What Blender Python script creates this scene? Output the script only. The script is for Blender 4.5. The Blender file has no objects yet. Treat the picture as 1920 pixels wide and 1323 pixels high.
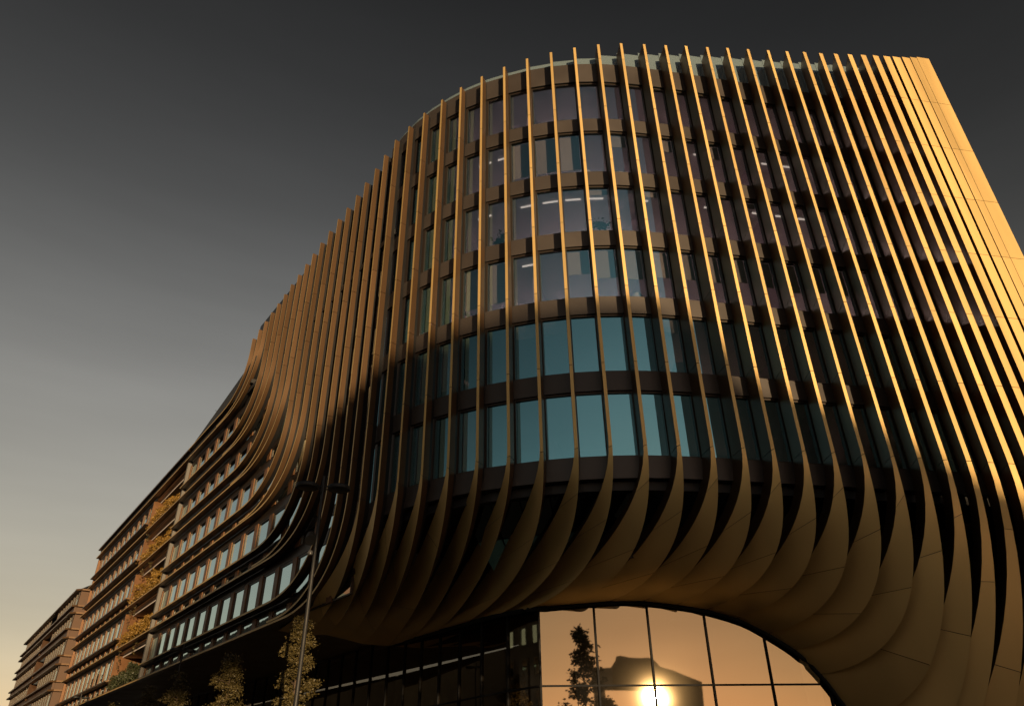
import bpy, bmesh, math, random
from math import radians as R, sin, cos, pi
from mathutils import Vector, Matrix
random.seed(7)
scene = bpy.context.scene
COL = scene.collection

# ------------------------------------------------------------------ camera
PITCH, ROLL = R(30.70), R(-0.91)
cam_d = bpy.data.cameras.new('camera')
cam = bpy.data.objects.new('camera', cam_d); COL.objects.link(cam)
fw = Vector((0, cos(PITCH), sin(PITCH)))
up0 = Vector((0, -sin(PITCH), cos(PITCH))); rt0 = Vector((1, 0, 0))
rt = rt0*cos(ROLL) + up0*sin(ROLL); upv = up0*cos(ROLL) - rt0*sin(ROLL)
cam.matrix_world = Matrix(((rt.x, upv.x, -fw.x, 0), (rt.y, upv.y, -fw.y, 0), (rt.z, upv.z, -fw.z, 1.6), (0, 0, 0, 1)))
cam_d.sensor_width = 36.0
cam_d.lens = 1335.7/1920*36.0
cam_d.clip_start = 0.1; cam_d.clip_end = 6000
scene.camera = cam

# ------------------------------------------------------------------ sky, sun
SUN_AZ, SUN_EL = 160.0, 4.75           # clockwise from +Y
world = bpy.data.worlds.new('World'); scene.world = world
world.use_nodes = True
wn, wl = world.node_tree.nodes, world.node_tree.links
wn.clear()
wout = wn.new('ShaderNodeOutputWorld'); bg = wn.new('ShaderNodeBackground')
sky = wn.new('ShaderNodeTexSky'); sky.sky_type = 'NISHITA'; sky.sun_disc = False
sky.sun_elevation = R(SUN_EL); sky.sun_rotation = R(SUN_AZ)
sky.air_density = 1.0; sky.dust_density = 0.2; sky.ozone_density = 1.0; sky.altitude = 200
# one contrast curve over the whole sky (the photograph is printed hard and warm): L -> k L^2.4 with a soft shoulder
SKY_TINT, SKY_K, SKY_STR = (1.54, 1.0, 0.73), 0.62, 0.078
mul = wn.new('ShaderNodeMix'); mul.data_type = 'RGBA'; mul.blend_type = 'MULTIPLY'; mul.inputs[0].default_value = 1
mul.inputs[7].default_value = (*SKY_TINT, 1)
def wmath(op, a, b=None):
    nd = wn.new('ShaderNodeMath'); nd.operation = op
    for i, x in enumerate((a, b)):
        if x is None: continue
        if isinstance(x, (int, float)): nd.inputs[i].default_value = x
        else: wl.new(x, nd.inputs[i])
    return nd.outputs[0]
bw = wn.new('ShaderNodeRGBToBW'); wl.new(sky.outputs[0], bw.inputs[0]); lum = wmath('MAXIMUM', bw.outputs[0], .001)
ff = wmath('MULTIPLY', wmath('POWER', lum, 3.0), SKY_K)
sh_ = wmath('POWER', wmath('ADD', wmath('POWER', wmath('DIVIDE', ff, 2.6), 2.0), 1.0), 0.395)
gain = wmath('DIVIDE', wmath('DIVIDE', ff, sh_), lum)
# thin uneven haze layers
tcw = wn.new('ShaderNodeTexCoord'); mpw = wn.new('ShaderNodeMapping'); mpw.inputs['Scale'].default_value = (1.2, 1.2, 9.0)
nzw = wn.new('ShaderNodeTexNoise'); nzw.inputs['Scale'].default_value = 2.2; nzw.inputs['Detail'].default_value = 5
wl.new(tcw.outputs['Generated'], mpw.inputs[0]); wl.new(mpw.outputs[0], nzw.inputs[0])
gain = wmath('MULTIPLY', gain, wmath('ADD', wmath('MULTIPLY', nzw.outputs[0], 0.22), 0.89))
scl = wn.new('ShaderNodeVectorMath'); scl.operation = 'SCALE'
wl.new(sky.outputs[0], mul.inputs[6]); wl.new(mul.outputs[2], scl.inputs[0]); wl.new(gain, scl.inputs['Scale'])
hs = wn.new('ShaderNodeHueSaturation'); hs.inputs['Saturation'].default_value = 0.78
wl.new(scl.outputs[0], hs.inputs['Color']); wl.new(hs.outputs[0], bg.inputs[0])
bg.inputs[1].default_value = SKY_STR
wl.new(bg.outputs[0], wout.inputs[0])

sun_d = bpy.data.lights.new('sun', 'SUN'); sun_d.energy = 5.0; sun_d.angle = R(0.30); sun_d.color = (1.0, 0.70, 0.38)
sun = bpy.data.objects.new('sun', sun_d); COL.objects.link(sun)
sd = Vector((sin(R(SUN_AZ))*cos(R(SUN_EL)), cos(R(SUN_AZ))*cos(R(SUN_EL)), sin(R(SUN_EL))))
sun.rotation_euler = sd.to_track_quat('Z', 'Y').to_euler()
sun.location = sd*80

vs = scene.view_settings
vs.view_transform = 'Standard'; vs.look = 'None'; vs.exposure = 0.35; vs.gamma = 1.0
scene.render.engine = 'CYCLES'
scene.cycles.max_bounces = 8; scene.cycles.transparent_max_bounces = 16
scene.cycles.sample_clamp_indirect = 4.0
scene.cycles.caustics_reflective = False; scene.cycles.caustics_refractive = False

# ------------------------------------------------------------------ materials
MAT = {}
def mat(name, col, rough=0.5, metal=0.0, noise=0.0, nscale=3.0, bump=0.0, bscale=20.0, spec=0.5, streak=False, emit=None, rand=0.0):
    m = bpy.data.materials.new(name); m.use_nodes = True
    n, l = m.node_tree.nodes, m.node_tree.links
    p = n['Principled BSDF']
    p.inputs['Base Color'].default_value = (*col, 1); p.inputs['Roughness'].default_value = rough
    p.inputs['Metallic'].default_value = metal; p.inputs['Specular IOR Level'].default_value = spec
    tc = n.new('ShaderNodeTexCoord')
    if noise > 0:
        nz = n.new('ShaderNodeTexNoise'); nz.inputs['Scale'].default_value = nscale; nz.inputs['Detail'].default_value = 5
        mp = n.new('ShaderNodeMapping'); l.new(tc.outputs['Object'], mp.inputs[0])
        if streak: mp.inputs['Scale'].default_value = (1, 1, 0.08)
        l.new(mp.outputs[0], nz.inputs[0])
        rp = n.new('ShaderNodeMapRange'); rp.inputs[1].default_value = .3; rp.inputs[2].default_value = .7
        rp.inputs[3].default_value = 1-noise; rp.inputs[4].default_value = 1+noise
        l.new(nz.outputs[0], rp.inputs[0])
        mx = n.new('ShaderNodeVectorMath'); mx.operation = 'SCALE'; mx.inputs[0].default_value = col
        l.new(rp.outputs[0], mx.inputs['Scale']); l.new(mx.outputs[0], p.inputs['Base Color'])
        rr = n.new('ShaderNodeMapRange'); rr.inputs[1].default_value = .3; rr.inputs[2].default_value = .7
        rr.inputs[3].default_value = rough*.85; rr.inputs[4].default_value = min(1, rough*1.15)
        l.new(nz.outputs[0], rr.inputs[0]); l.new(rr.outputs[0], p.inputs['Roughness'])
    if rand > 0:
        oi = n.new('ShaderNodeObjectInfo'); r1 = n.new('ShaderNodeMapRange'); r1.inputs[3].default_value = 1-rand; r1.inputs[4].default_value = 1+rand
        l.new(oi.outputs['Random'], r1.inputs[0]); v1 = n.new('ShaderNodeVectorMath'); v1.operation = 'SCALE'
        src = p.inputs['Base Color'].links[0].from_socket if p.inputs['Base Color'].links else None
        if src: l.new(src, v1.inputs[0])
        else: v1.inputs[0].default_value = col
        l.new(r1.outputs[0], v1.inputs['Scale']); l.new(v1.outputs[0], p.inputs['Base Color'])
    if bump > 0:
        nb = n.new('ShaderNodeTexNoise'); nb.inputs['Scale'].default_value = bscale
        l.new(tc.outputs['Object'], nb.inputs[0])
        b = n.new('ShaderNodeBump'); b.inputs['Strength'].default_value = bump; b.inputs['Distance'].default_value = .02
        l.new(nb.outputs[0], b.inputs['Height']); l.new(b.outputs[0], p.inputs['Normal'])
    if emit:
        p.inputs['Emission Color'].default_value = (*emit[:3], 1); p.inputs['Emission Strength'].default_value = emit[3]
    MAT[name] = m
    return m
def glass(name, tint, refl_tint, base_refl, wave=0.0, wscale=1.0, rough=.015):
    m = bpy.data.materials.new(name); m.use_nodes = True
    n, l = m.node_tree.nodes, m.node_tree.links; n.clear()
    out = n.new('ShaderNodeOutputMaterial'); mix = n.new('ShaderNodeMixShader')
    tr = n.new('ShaderNodeBsdfTransparent'); tr.inputs[0].default_value = (*tint, 1)
    gl = n.new('ShaderNodeBsdfGlossy'); gl.inputs[0].default_value = (*refl_tint, 1); gl.inputs[1].default_value = rough
    fr = n.new('ShaderNodeFresnel'); fr.inputs[0].default_value = 1.5
    mr = n.new('ShaderNodeMapRange'); mr.inputs[1].default_value = .04; mr.inputs[2].default_value = 1
    mr.inputs[3].default_value = base_refl; mr.inputs[4].default_value = 1
    l.new(fr.outputs[0], mr.inputs[0])
    # the inner face of a pane neither reflects nor tints a second time
    ge = n.new('ShaderNodeNewGeometry'); ib = n.new('ShaderNodeMath'); ib.operation = 'SUBTRACT'; ib.inputs[0].default_value = 1
    l.new(ge.outputs['Backfacing'], ib.inputs[1]); fm_ = n.new('ShaderNodeMath'); fm_.operation = 'MULTIPLY'
    l.new(mr.outputs[0], fm_.inputs[0]); l.new(ib.outputs[0], fm_.inputs[1]); l.new(fm_.outputs[0], mix.inputs[0])
    tm = n.new('ShaderNodeMix'); tm.data_type = 'RGBA'; tm.inputs[6].default_value = (*tint, 1); tm.inputs[7].default_value = (1, 1, 1, 1)
    l.new(ge.outputs['Backfacing'], tm.inputs[0]); l.new(tm.outputs[2], tr.inputs[0])
    l.new(tr.outputs[0], mix.inputs[1]); l.new(gl.outputs[0], mix.inputs[2]); l.new(mix.outputs[0], out.inputs[0])
    if wave > 0:
        tc = n.new('ShaderNodeTexCoord'); nz = n.new('ShaderNodeTexNoise'); nz.inputs['Scale'].default_value = wscale
        nz.inputs['Detail'].default_value = 1.5
        l.new(tc.outputs['Object'], nz.inputs[0])
        b = n.new('ShaderNodeBump'); b.inputs['Strength'].default_value = wave; b.inputs['Distance'].default_value = .05
        l.new(nz.outputs[0], b.inputs['Height']); l.new(b.outputs[0], gl.inputs['Normal'])
    MAT[name] = m
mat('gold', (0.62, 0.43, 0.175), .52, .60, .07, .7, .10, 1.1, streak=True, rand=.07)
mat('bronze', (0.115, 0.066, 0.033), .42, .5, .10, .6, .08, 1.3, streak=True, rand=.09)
mat('spandrel', (0.052, 0.044, 0.041), .45, .3, .08, .5, .06, 1.2, rand=.10)
mat('dark_metal', (0.022, 0.022, 0.024), .4, .4, .06, 1.0)
mat('frame', (0.045, 0.034, 0.028), .4, .5)
mat('black_roof', (0.014, 0.014, 0.016), .6, .1)
mat('soffit', (0.06, 0.036, 0.02), .5, .5, .06, .6)
mat('corten', (0.155, 0.074, 0.031), .5, .35, .10, 1.2)
mat('corten_dark', (0.065, 0.032, 0.015), .5, .3, .10, 1.2)
mat('leaf_amber', (0.21, 0.12, 0.02), .6, 0, .35, 1.5)
mat('concrete', (0.30, 0.28, 0.27), .8, 0, .08, .8)
mat('ceiling', (0.74, 0.68, 0.68), .9)
mat('interior', (0.58, 0.48, 0.54), .9, 0, .15, .4)
mat('blind', (0.46, 0.41, 0.36), .9, 0, .04, 2, rand=.15)
mat('white_paint', (0.75, 0.73, 0.70), .5)
mat('plastic_orange', (0.65, 0.22, 0.06), .5)
mat('strip_light', (0.9, .88, .8), .5, emit=(1.0, .86, .66, 0.9))
mat('room_fill_light', (.9, .85, .85), .5, emit=(1.0, .78, .66, 7.0))  # added fill light for the rooms
mat('pole', (0.010, 0.0105, 0.012), .6, 0, .06, 2)
mat('lens', (0.10, 0.10, 0.10), .3)
mat('mullion_black', (0.010, 0.010, 0.011), .7, 0, spec=.15)
mat('pier', (0.13, 0.125, 0.12), .8, 0, .08, .8)
mat('asphalt', (0.05, 0.05, 0.052), .85, 0, .15, 2, .3, 60)
mat('paving', (0.06, 0.057, 0.054), .8, 0, .12, 1.2, .2, 30)
mat('bark', (0.075, 0.05, 0.032), .9, 0, .2, 8, .5, 25)
mat('leaf', (0.075, 0.058, 0.016), .6, 0, .35, 1.2)
mat('leaf_gold', (0.068, 0.052, 0.014), .6, 0, .35, 1.5)
mat('leaf_dark', (0.035, 0.042, 0.016), .6, 0, .3, 1.0)
mat('render_wall', (0.085, 0.078, 0.068), .85, 0, .08, .6)
mat('stone_trim', (0.15, 0.14, 0.125), .8, 0, .08, 1)
mat('roof_tile', (0.16, 0.07, 0.045), .8, 0, .15, 2)
glass('pane', (.74, .74, .84), (.38, .86, 1.0), .54, .05, .6)
glass('pane_wing', (.6, .65, .68), (.72, .94, 1.0), .66, .06, .7)
glass('pane_lobby', (.20, .20, .20), (1.0, .79, .50), .32, .16, .30, .019)
glass('pane_dark', (.04, .04, .05), (.5, .6, .65), .10)
glass('balustrade_glass', (.80, .86, .88), (.80, .95, 1.0), .35)
_m = MAT['balustrade_glass']; _n, _l = _m.node_tree.nodes, _m.node_tree.links
_o = [x for x in _n if x.type == 'OUTPUT_MATERIAL'][0]; _src = _o.inputs[0].links[0].from_socket
_d = _n.new('ShaderNodeBsdfDiffuse'); _d.inputs[0].default_value = (.20, .27, .31, 1); _x = _n.new('ShaderNodeMixShader'); _x.inputs[0].default_value = .45
_l.new(_src, _x.inputs[1]); _l.new(_d.outputs[0], _x.inputs[2]); _l.new(_x.outputs[0], _o.inputs[0])

# ------------------------------------------------------------------ helpers
def link(o, parent=None, base=None):
    COL.objects.link(o)
    if parent is not None:
        o.parent = parent
        r = parent
        o.matrix_parent_inverse = parent.matrix_basis.inverted() if parent.parent is None else Matrix.Identity(4)
    return o
def tag(o, label=None, cat=None, group=None, kind=None):
    if label: o['label'] = label
    if cat: o['category'] = cat
    if group: o['group'] = group
    if kind: o['kind'] = kind
    return o
def mk(name, verts, faces, mats, fm=None, smooth=None):
    me = bpy.data.meshes.new(name); me.from_pydata([tuple(v) for v in verts], [], faces)
    for m in ([mats] if isinstance(mats, str) else mats): me.materials.append(MAT[m])
    if fm: me.polygons.foreach_set('material_index', fm)
    bm = bmesh.new(); bm.from_mesh(me); bmesh.ops.recalc_face_normals(bm, faces=bm.faces); bm.to_mesh(me); bm.free()
    if smooth:
        me.polygons.foreach_set('use_smooth', [True]*len(me.polygons)); me.set_sharp_from_angle(angle=smooth)
    me.update(); return me
def part(name, me, parent, child_of_part=False):
    """a mesh in world coordinates under a thing (or a part of a thing)"""
    o = bpy.data.objects.new(name, me); COL.objects.link(o)
    o.parent = parent
    inv = Matrix.Identity(4); p = parent
    chain = []
    while p is not None: chain.append(p); p = p.parent
    M = Matrix.Identity(4)
    for p in reversed(chain): M = M @ p.matrix_parent_inverse @ p.matrix_basis if p.parent else p.matrix_basis.copy()
    o.matrix_parent_inverse = M.inverted()
    return o
def local_part(name, me, parent):
    o = bpy.data.objects.new(name, me); COL.objects.link(o); o.parent = parent; return o
def empty(name, loc, rz=0):
    o = bpy.data.objects.new(name, None); COL.objects.link(o); o.location = loc; o.rotation_euler = (0, 0, rz)
    o.empty_display_size = .5; return o
BF = [(0, 3, 2, 1), (4, 5, 6, 7), (0, 1, 5, 4), (1, 2, 6, 5), (2, 3, 7, 6), (3, 0, 4, 7)]
class MB:
    def __init__(s): s.v = []; s.f = []; s.m = []
    def add(s, vs, fs, m=0):
        b = len(s.v); s.v += [tuple(v) for v in vs]; s.f += [tuple(b+i for i in f) for f in fs]; s.m += [m]*len(fs)
    def box(s, x0, x1, y0, y1, z0, z1, m=0):
        s.add([(x0,y0,z0),(x1,y0,z0),(x1,y1,z0),(x0,y1,z0),(x0,y0,z1),(x1,y0,z1),(x1,y1,z1),(x0,y1,z1)], BF, m)
    def quadbox(s, A, B, C, D, z0, z1, m=0):       # four plan corners
        s.add([(*p, z0) for p in (A,B,C,D)]+[(*p, z1) for p in (A,B,C,D)], BF, m)
    def tube(s, pts, rad, n=10, m=0):
        pts = [Vector(p) for p in pts]; rads = rad if isinstance(rad, (list, tuple)) else [rad]*len(pts)
        base = len(s.v)
        for i, p in enumerate(pts):
            d = (pts[min(i+1, len(pts)-1)]-pts[max(i-1, 0)]).normalized()
            a = d.orthogonal().normalized() if abs(d.z) < .95 else Vector((1, 0, 0)); a = (a-d*a.dot(d)).normalized(); b = d.cross(a)
            for k in range(n):
                t = 2*pi*k/n; s.v.append(tuple(p+(a*cos(t)+b*sin(t))*rads[i]))
        for i in range(len(pts)-1):
            for k in range(n):
                s.f.append((base+i*n+k, base+i*n+(k+1)%n, base+(i+1)*n+(k+1)%n, base+(i+1)*n+k)); s.m.append(m)
        s.f.append(tuple(base+k for k in reversed(range(n)))); s.m.append(m)
        s.f.append(tuple(base+(len(pts)-1)*n+k for k in range(n))); s.m.append(m)
    def lathe(s, prof, n=20, m=0, c=(0, 0, 0)):
        base = len(s.v)
        for r, z in prof:
            for k in range(n): t = 2*pi*k/n; s.v.append((c[0]+r*cos(t), c[1]+r*sin(t), c[2]+z))
        for i in range(len(prof)-1):
            for k in range(n): s.f.append((base+i*n+k, base+i*n+(k+1)%n, base+(i+1)*n+(k+1)%n, base+(i+1)*n+k)); s.m.append(m)
        s.f.append(tuple(base+k for k in reversed(range(n)))); s.m.append(m)
        s.f.append(tuple(base+(len(prof)-1)*n+k for k in range(n))); s.m.append(m)
    def mesh(s, name, mats, smooth=None): return mk(name, s.v, s.f, mats, s.m, smooth)

# ------------------------------------------------------------------ plan geometry
DL = Vector((sin(R(142.64)), cos(R(142.64))))        # along the wing, towards the camera
N2 = Vector((sin(R(52.64)), cos(R(52.64))))          # into the wing
OL = 12.55                                           # plane of the wing's fin fronts
OG = 13.12                                           # plane of the wing's glass
def wp(u, off): p = N2*off + DL*u; return (p.x, p.y)
def w3(u, off, z): p = N2*off + DL*u; return Vector((p.x, p.y, z))
FP = [(-8.2,32.1),(-6.9,30.3),(-6.0,29.15),(-5.2,28.3),(-4.4,27.6),(-3.45,26.9),(-2.3,26.2),(-1.17,25.67),(.03,25.26),(1.23,24.92),(2.46,24.7),(3.72,24.6),(4.93,24.61),(6.28,24.76),(7.6,24.97),(8.86,25.2),(10.1,25.43),(11.4,25.68),(12.5,25.88),(13.8,26.14),(15.14,26.4),(16.29,26.63),(17.42,26.83),(18.46,27.04),(40,31.1)]
FP = [Vector(p) for p in FP]; FP = [FP[0]-DL*60] + FP
SF = [0]
for a, b in zip(FP[:-1], FP[1:]): SF.append(SF[-1]+(b-a).length)
def interp(x, xs, ys):
    if x <= xs[0]: return ys[0]
    for i in range(len(xs)-1):
        if x <= xs[i+1]:
            t = (x-xs[i])/(xs[i+1]-xs[i]); return ys[i]*(1-t)+ys[i+1]*t
    return ys[-1]
def Fat(s):
    for i in range(len(SF)-1):
        if s <= SF[i+1] or i == len(SF)-2:
            t = (s-SF[i])/(SF[i+1]-SF[i]); return FP[i]*(1-t)+FP[i+1]*t
def Fn(s):
    d = (Fat(s+1.5)-Fat(s-1.5)).normalized(); return Vector((d.y, -d.x))
def lerp(a, b, t): return a*(1-t)+b*t

# fin fronts: wing fins (u, top z, band z) and front fins (x, y, top z, s)
WF = [(-49.87,31.34),(-48.53,31.47),(-47.36,31.63),(-46.09,31.74),(-44.85,31.85),(-43.63,31.99),(-42.43,32.16),(-41.15,32.24),(-39.92,32.41),(-38.72,32.55),(-37.49,32.69),(-36.17,32.8),(-34.84,32.88),(-33.54,32.9),(-32.2,32.96),(-31.05,33.14),(-29.74,33.25),(-28.62,33.43)]
EVEN = [8.15, 11.65, 15.15, 18.72, 22.10, 25.80]     # spandrel band heights, b10 b8 b6 b4 b2 top
ODD = [9.25, 12.72, 16.22, 19.75, 23.25]             # sill band heights, b9 b7 b5 b3 b1
WB = [26.85, 25.93, 25.80, 23.25, 22.23, 22.10, 19.75, 18.85, 18.72, 16.22, 15.28, 15.15, 12.72, 11.78, 11.65, 9.25, 8.28, 8.15]
FF = [(-6.54,29.03,33.23,63.42),(-5.61,28.01,33.2,64.76),(-4.67,27.18,33.31,65.96),(-3.61,26.39,33.42,67.24),(-2.53,25.7,33.55,68.46),(-1.38,25.12,33.67,69.7),(-0.18,24.68,33.84,70.92),(1.03,24.3,33.98,72.14),(2.28,24.02,34.08,73.36),(3.51,23.88,34.24,74.54),(4.76,23.83,34.4,75.72),(5.98,23.91,34.57,76.9),(7.22,24.05,34.66,78.1),(8.4,24.22,34.78,79.28),(9.54,24.41,34.96,80.42),(10.74,24.61,35.1,81.64),(11.91,24.81,35.28,82.82),(13.1,25.03,35.45,84.04),(14.3,25.27,35.65,85.26),(15.41,25.47,35.81,86.38),(16.48,25.69,36.03,87.48),(17.45,25.85,36.12,88.46),(18.37,26.03,36.3,89.4),(19.26,26.2,36.46,90.3),(20.1,26.35,36.6,91.16),(20.87,26.49,36.72,91.94),(21.57,26.63,36.83,92.66),(22.17,26.74,36.91,93.26),(22.81,26.87,37.03,93.92),(23.35,26.96,37.13,94.46),(23.81,27.05,37.24,94.94),(24.63,27.2,37.27,95.76)]
S0, PIT = 11.71, 3.6
SILL = [S0+PIT*k for k in range(7)]
SPH = 0.85

# ================================================================== structure: ground
def sheet(name, pts, z, m):
    me = mk(name, [(x, y, z) for x, y in pts], [tuple(range(len(pts)))], m)
    o = bpy.data.objects.new(name, me); COL.objects.link(o); o['kind'] = 'structure'; return o
sheet('ground', [(-3000,-3000),(3000,-3000),(3000,3000),(-3000,3000)], -.15, 'asphalt')
def strip(name, u0, u1, o0, o1, z, m): return sheet(name, [wp(u0,o0), wp(u1,o0), wp(u1,o1), wp(u0,o1)], z, m)
# raised pavement in front of the building, a real kerb step
mb = MB(); mb.quadbox(wp(-260,7.5), wp(30,7.5), wp(30,60), wp(-260,60), -.2, 0.0)
pv = bpy.data.objects.new('pavement', mb.mesh('pavement', 'paving')); COL.objects.link(pv); pv['kind'] = 'structure'
mb = MB(); mb.quadbox(wp(-260,7.3), wp(30,7.3), wp(30,7.5), wp(-260,7.5), -.2, 0.004)
kb = bpy.data.objects.new('kerb', mb.mesh('kerb', 'stone_trim')); COL.objects.link(kb); kb['kind'] = 'structure'

# ================================================================== the finned office building
B = empty('office_building', (4, 30, 0))
tag(B, 'office building wrapped in golden vertical fins around a rounded corner', 'building')

# ---- fins
def ribbon(LE, RE, DV, mats=('gold', 'bronze'), name='panel'):
    v, f, m = [], [], []
    n = len(LE)
    for a, b, d in zip(LE, RE, DV): v += [a, b, b+d, a+d]
    for i in range(n-1):
        o = 4*i
        for k in range(4):
            k2 = (k+1) % 4
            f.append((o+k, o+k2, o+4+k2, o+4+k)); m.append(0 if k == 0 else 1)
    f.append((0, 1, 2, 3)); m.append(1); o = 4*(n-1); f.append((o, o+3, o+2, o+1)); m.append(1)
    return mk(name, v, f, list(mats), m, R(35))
def inset(LE, RE, DV, k):
    L2, R2, D2 = [], [], []
    for a, b, d in zip(LE, RE, DV):
        w = (b-a); dn = d.normalized()
        kk = min(k, w.length*.3)
        wn_ = w.normalized()
        L2.append(a+wn_*kk+dn*.03); R2.append(b-wn_*kk+dn*.03); D2.append(d-dn*.05)
    return L2, R2, D2
def cutpath(LE, RE, DV, breaks, gap):
    """split a path (given by cumulative length along the middle) at breaks"""
    M = [(a+b)/2 for a, b in zip(LE, RE)]; c = [0]
    for a, b in zip(M[:-1], M[1:]): c.append(c[-1]+(b-a).length)
    br = [0]+[x for x in breaks if .5 < x < c[-1]-.5]+[c[-1]]
    def at(x):
        for i in range(len(c)-1):
            if x <= c[i+1]+1e-9:
                t = (x-c[i])/max(1e-9, c[i+1]-c[i]); return lerp(LE[i],LE[i+1],t), lerp(RE[i],RE[i+1],t), lerp(DV[i],DV[i+1],t)
        return LE[-1], RE[-1], DV[-1]
    out = []
    for j, (x0, x1) in enumerate(zip(br[:-1], br[1:])):
        a = x0+(gap/2 if j else 0); b = x1-(gap/2 if j < len(br)-2 else 0)
        idx = [i for i in range(len(c)) if a+.02 < c[i] < b-.02]
        tr = [at(a)]+[(LE[i], RE[i], DV[i]) for i in idx]+[at(b)]
        out.append(tuple(list(z) for z in zip(*tr)))
    return out
GAP = 0.022
def build_fin(LE, RE, DV, breaks, frac=1.0):
    core = part('fin', ribbon(*inset(LE, RE, DV, .025), mats=('dark_metal', 'dark_metal'), name='fin_core'), B)
    for L, Rr, D in cutpath(LE, RE, DV, breaks, GAP):
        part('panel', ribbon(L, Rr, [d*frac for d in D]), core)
    return core

# wing fins: vertical, bending in the facade plane into horizontal bands
U_AEND, U_CR, U_CL = -63.8, -75.5, -103.0
for i, (u, zt) in enumerate(WF):
    zb = WB[i]; w = .10 if i else .10
    upper = (i % 3) == 1 or i == 1
    bh, bw = 5.0, 6.0
    if i in (1, 2): bh = 4.6
    if i == 0: bh, bw = 3.6, 5.0
    path = [(u, zt)]
    z = zt
    path.append((u, zb+bh))
    for k in range(1, 21):
        t = k/20; path.append((u-bw*t*t, zb+bh*(1-t)**2))
    if i == 0: uend = U_AEND-.2
    elif (i % 3) == 1: uend = u-bw-1.0                 # the upper one of each pair dies into the band
    elif (i % 3) == 0: uend = U_AEND                   # sill ledges stop at the loggia
    else: uend = U_CL if i > 2 else U_CL               # spandrel bands run on
    if uend < path[-1][0]-.5: path.append((uend, zb))
    LE, RE, DV = [], [], []
    for k, (pu, pz) in enumerate(path):
        a = path[max(k-1, 0)]; b = path[min(k+1, len(path)-1)]
        du, dz = b[0]-a[0], b[1]-a[1]; L = math.hypot(du, dz); du /= L; dz /= L
        # in-plane normal to the path, pointing to the upper left = outer side
        nu, nz = dz, -du
        LE.append(w3(pu+nu*w/2*1, OL, pz+nz*w/2)); RE.append(w3(pu-nu*w/2, OL, pz-nz*w/2))
        dep = .52
        DV.append(Vector((N2.x*dep, N2.y*dep, 0)))
    brk = [zt-(SILL[k]-1.2) for k in range(5, -1, -1)]
    brk = [x for x in brk if 0 < x < zt-zb-bh]
    if len(path) > 22: brk += [zt-zb-bh+7.8+7*j for j in range(6)]
    build_fin(LE, RE, DV, brk, .50)

# the rail under the glass line where the lower ends of the front fins land
EP = [(-27.5,68.0,8.0),(-14.3,51.8,7.95),(-6.2,40.0,7.7),(-3.1,34.6,7.5),(-1.2,31.2,7.32),(.65,28.44,7.12),(2.4,28.6,7.28),(4,28.75,7.4),(5.1,28.84,7.37),(7.12,29.02,7.13),(8.95,29.18,6.63),(10.85,29.35,5.45),(11.8,29.43,4.25),(12.7,29.52,2.5),(13.5,29.6,0),(15,29.6,-.5),(17,28.6,-.5),(20,27.6,-.5),(24,26.6,-.5)]
EP = [Vector(p) for p in EP]; SE = [0]
for a, b in zip(EP[:-1], EP[1:]): SE.append(SE[-1]+(b-a).length)
SE = [s-SE[7] if False else s for s in SE]; E0 = SE[7]
def Eat(e):
    s = e+E0
    for i in range(len(SE)-1):
        if s <= SE[i+1] or i == len(SE)-2:
            t = max(0, (s-SE[i])/(SE[i+1]-SE[i])); return lerp(EP[i], EP[i+1], t)
EI = [-33.5,-30,-27,-24,-21,-18,-15,-12,-8.8,-6,-3.8,-2,-.4,.9,2.2,3.4,4.6,5.9,7,8.2,10,11.7,12.9,14.2,15.4,16.5,17.6,18.7,19.8,20.8,21.7,22.4,23]
ZB = 12.0
def wid(i): return interp(i, [18,28,36,39,41,43,45,46,47,48,49], [.10,.13,.15,.22,.28,.36,.5,.5,.44,.8,.3])
ELEFT = {18: (-37,13.3,8.0), 19: (-37,14.6,7.9), 20: (-36,15.4,7.85), 21: (-36.5,16.8,7.8), 22: (-37,18,7.75)}
def bez(A, e, k1, k2, n=22, fin=None):
    D = w3(*ELEFT[fin]) if fin in ELEFT else Eat(e); h = Vector((A.x-D.x, A.y-D.y, 0)).normalized()
    P1 = A-Vector((0, 0, k1)); P2 = D+h*k2
    return [A*(1-t)**3+P1*3*(1-t)**2*t+P2*3*(1-t)*t*t+D*t**3 for t in [k/n for k in range(n+1)]]
SKEW = lambda i: R(interp(i, [30,31,34,37,39,49], [0,1,13,20,27,28]))      # the right-hand fins stand askew to the facade
FDEP = lambda x: interp(x, [-9,-4,0,4,8,12,20], [.5,.5,.62,.75,.88,.95,.98])
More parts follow.
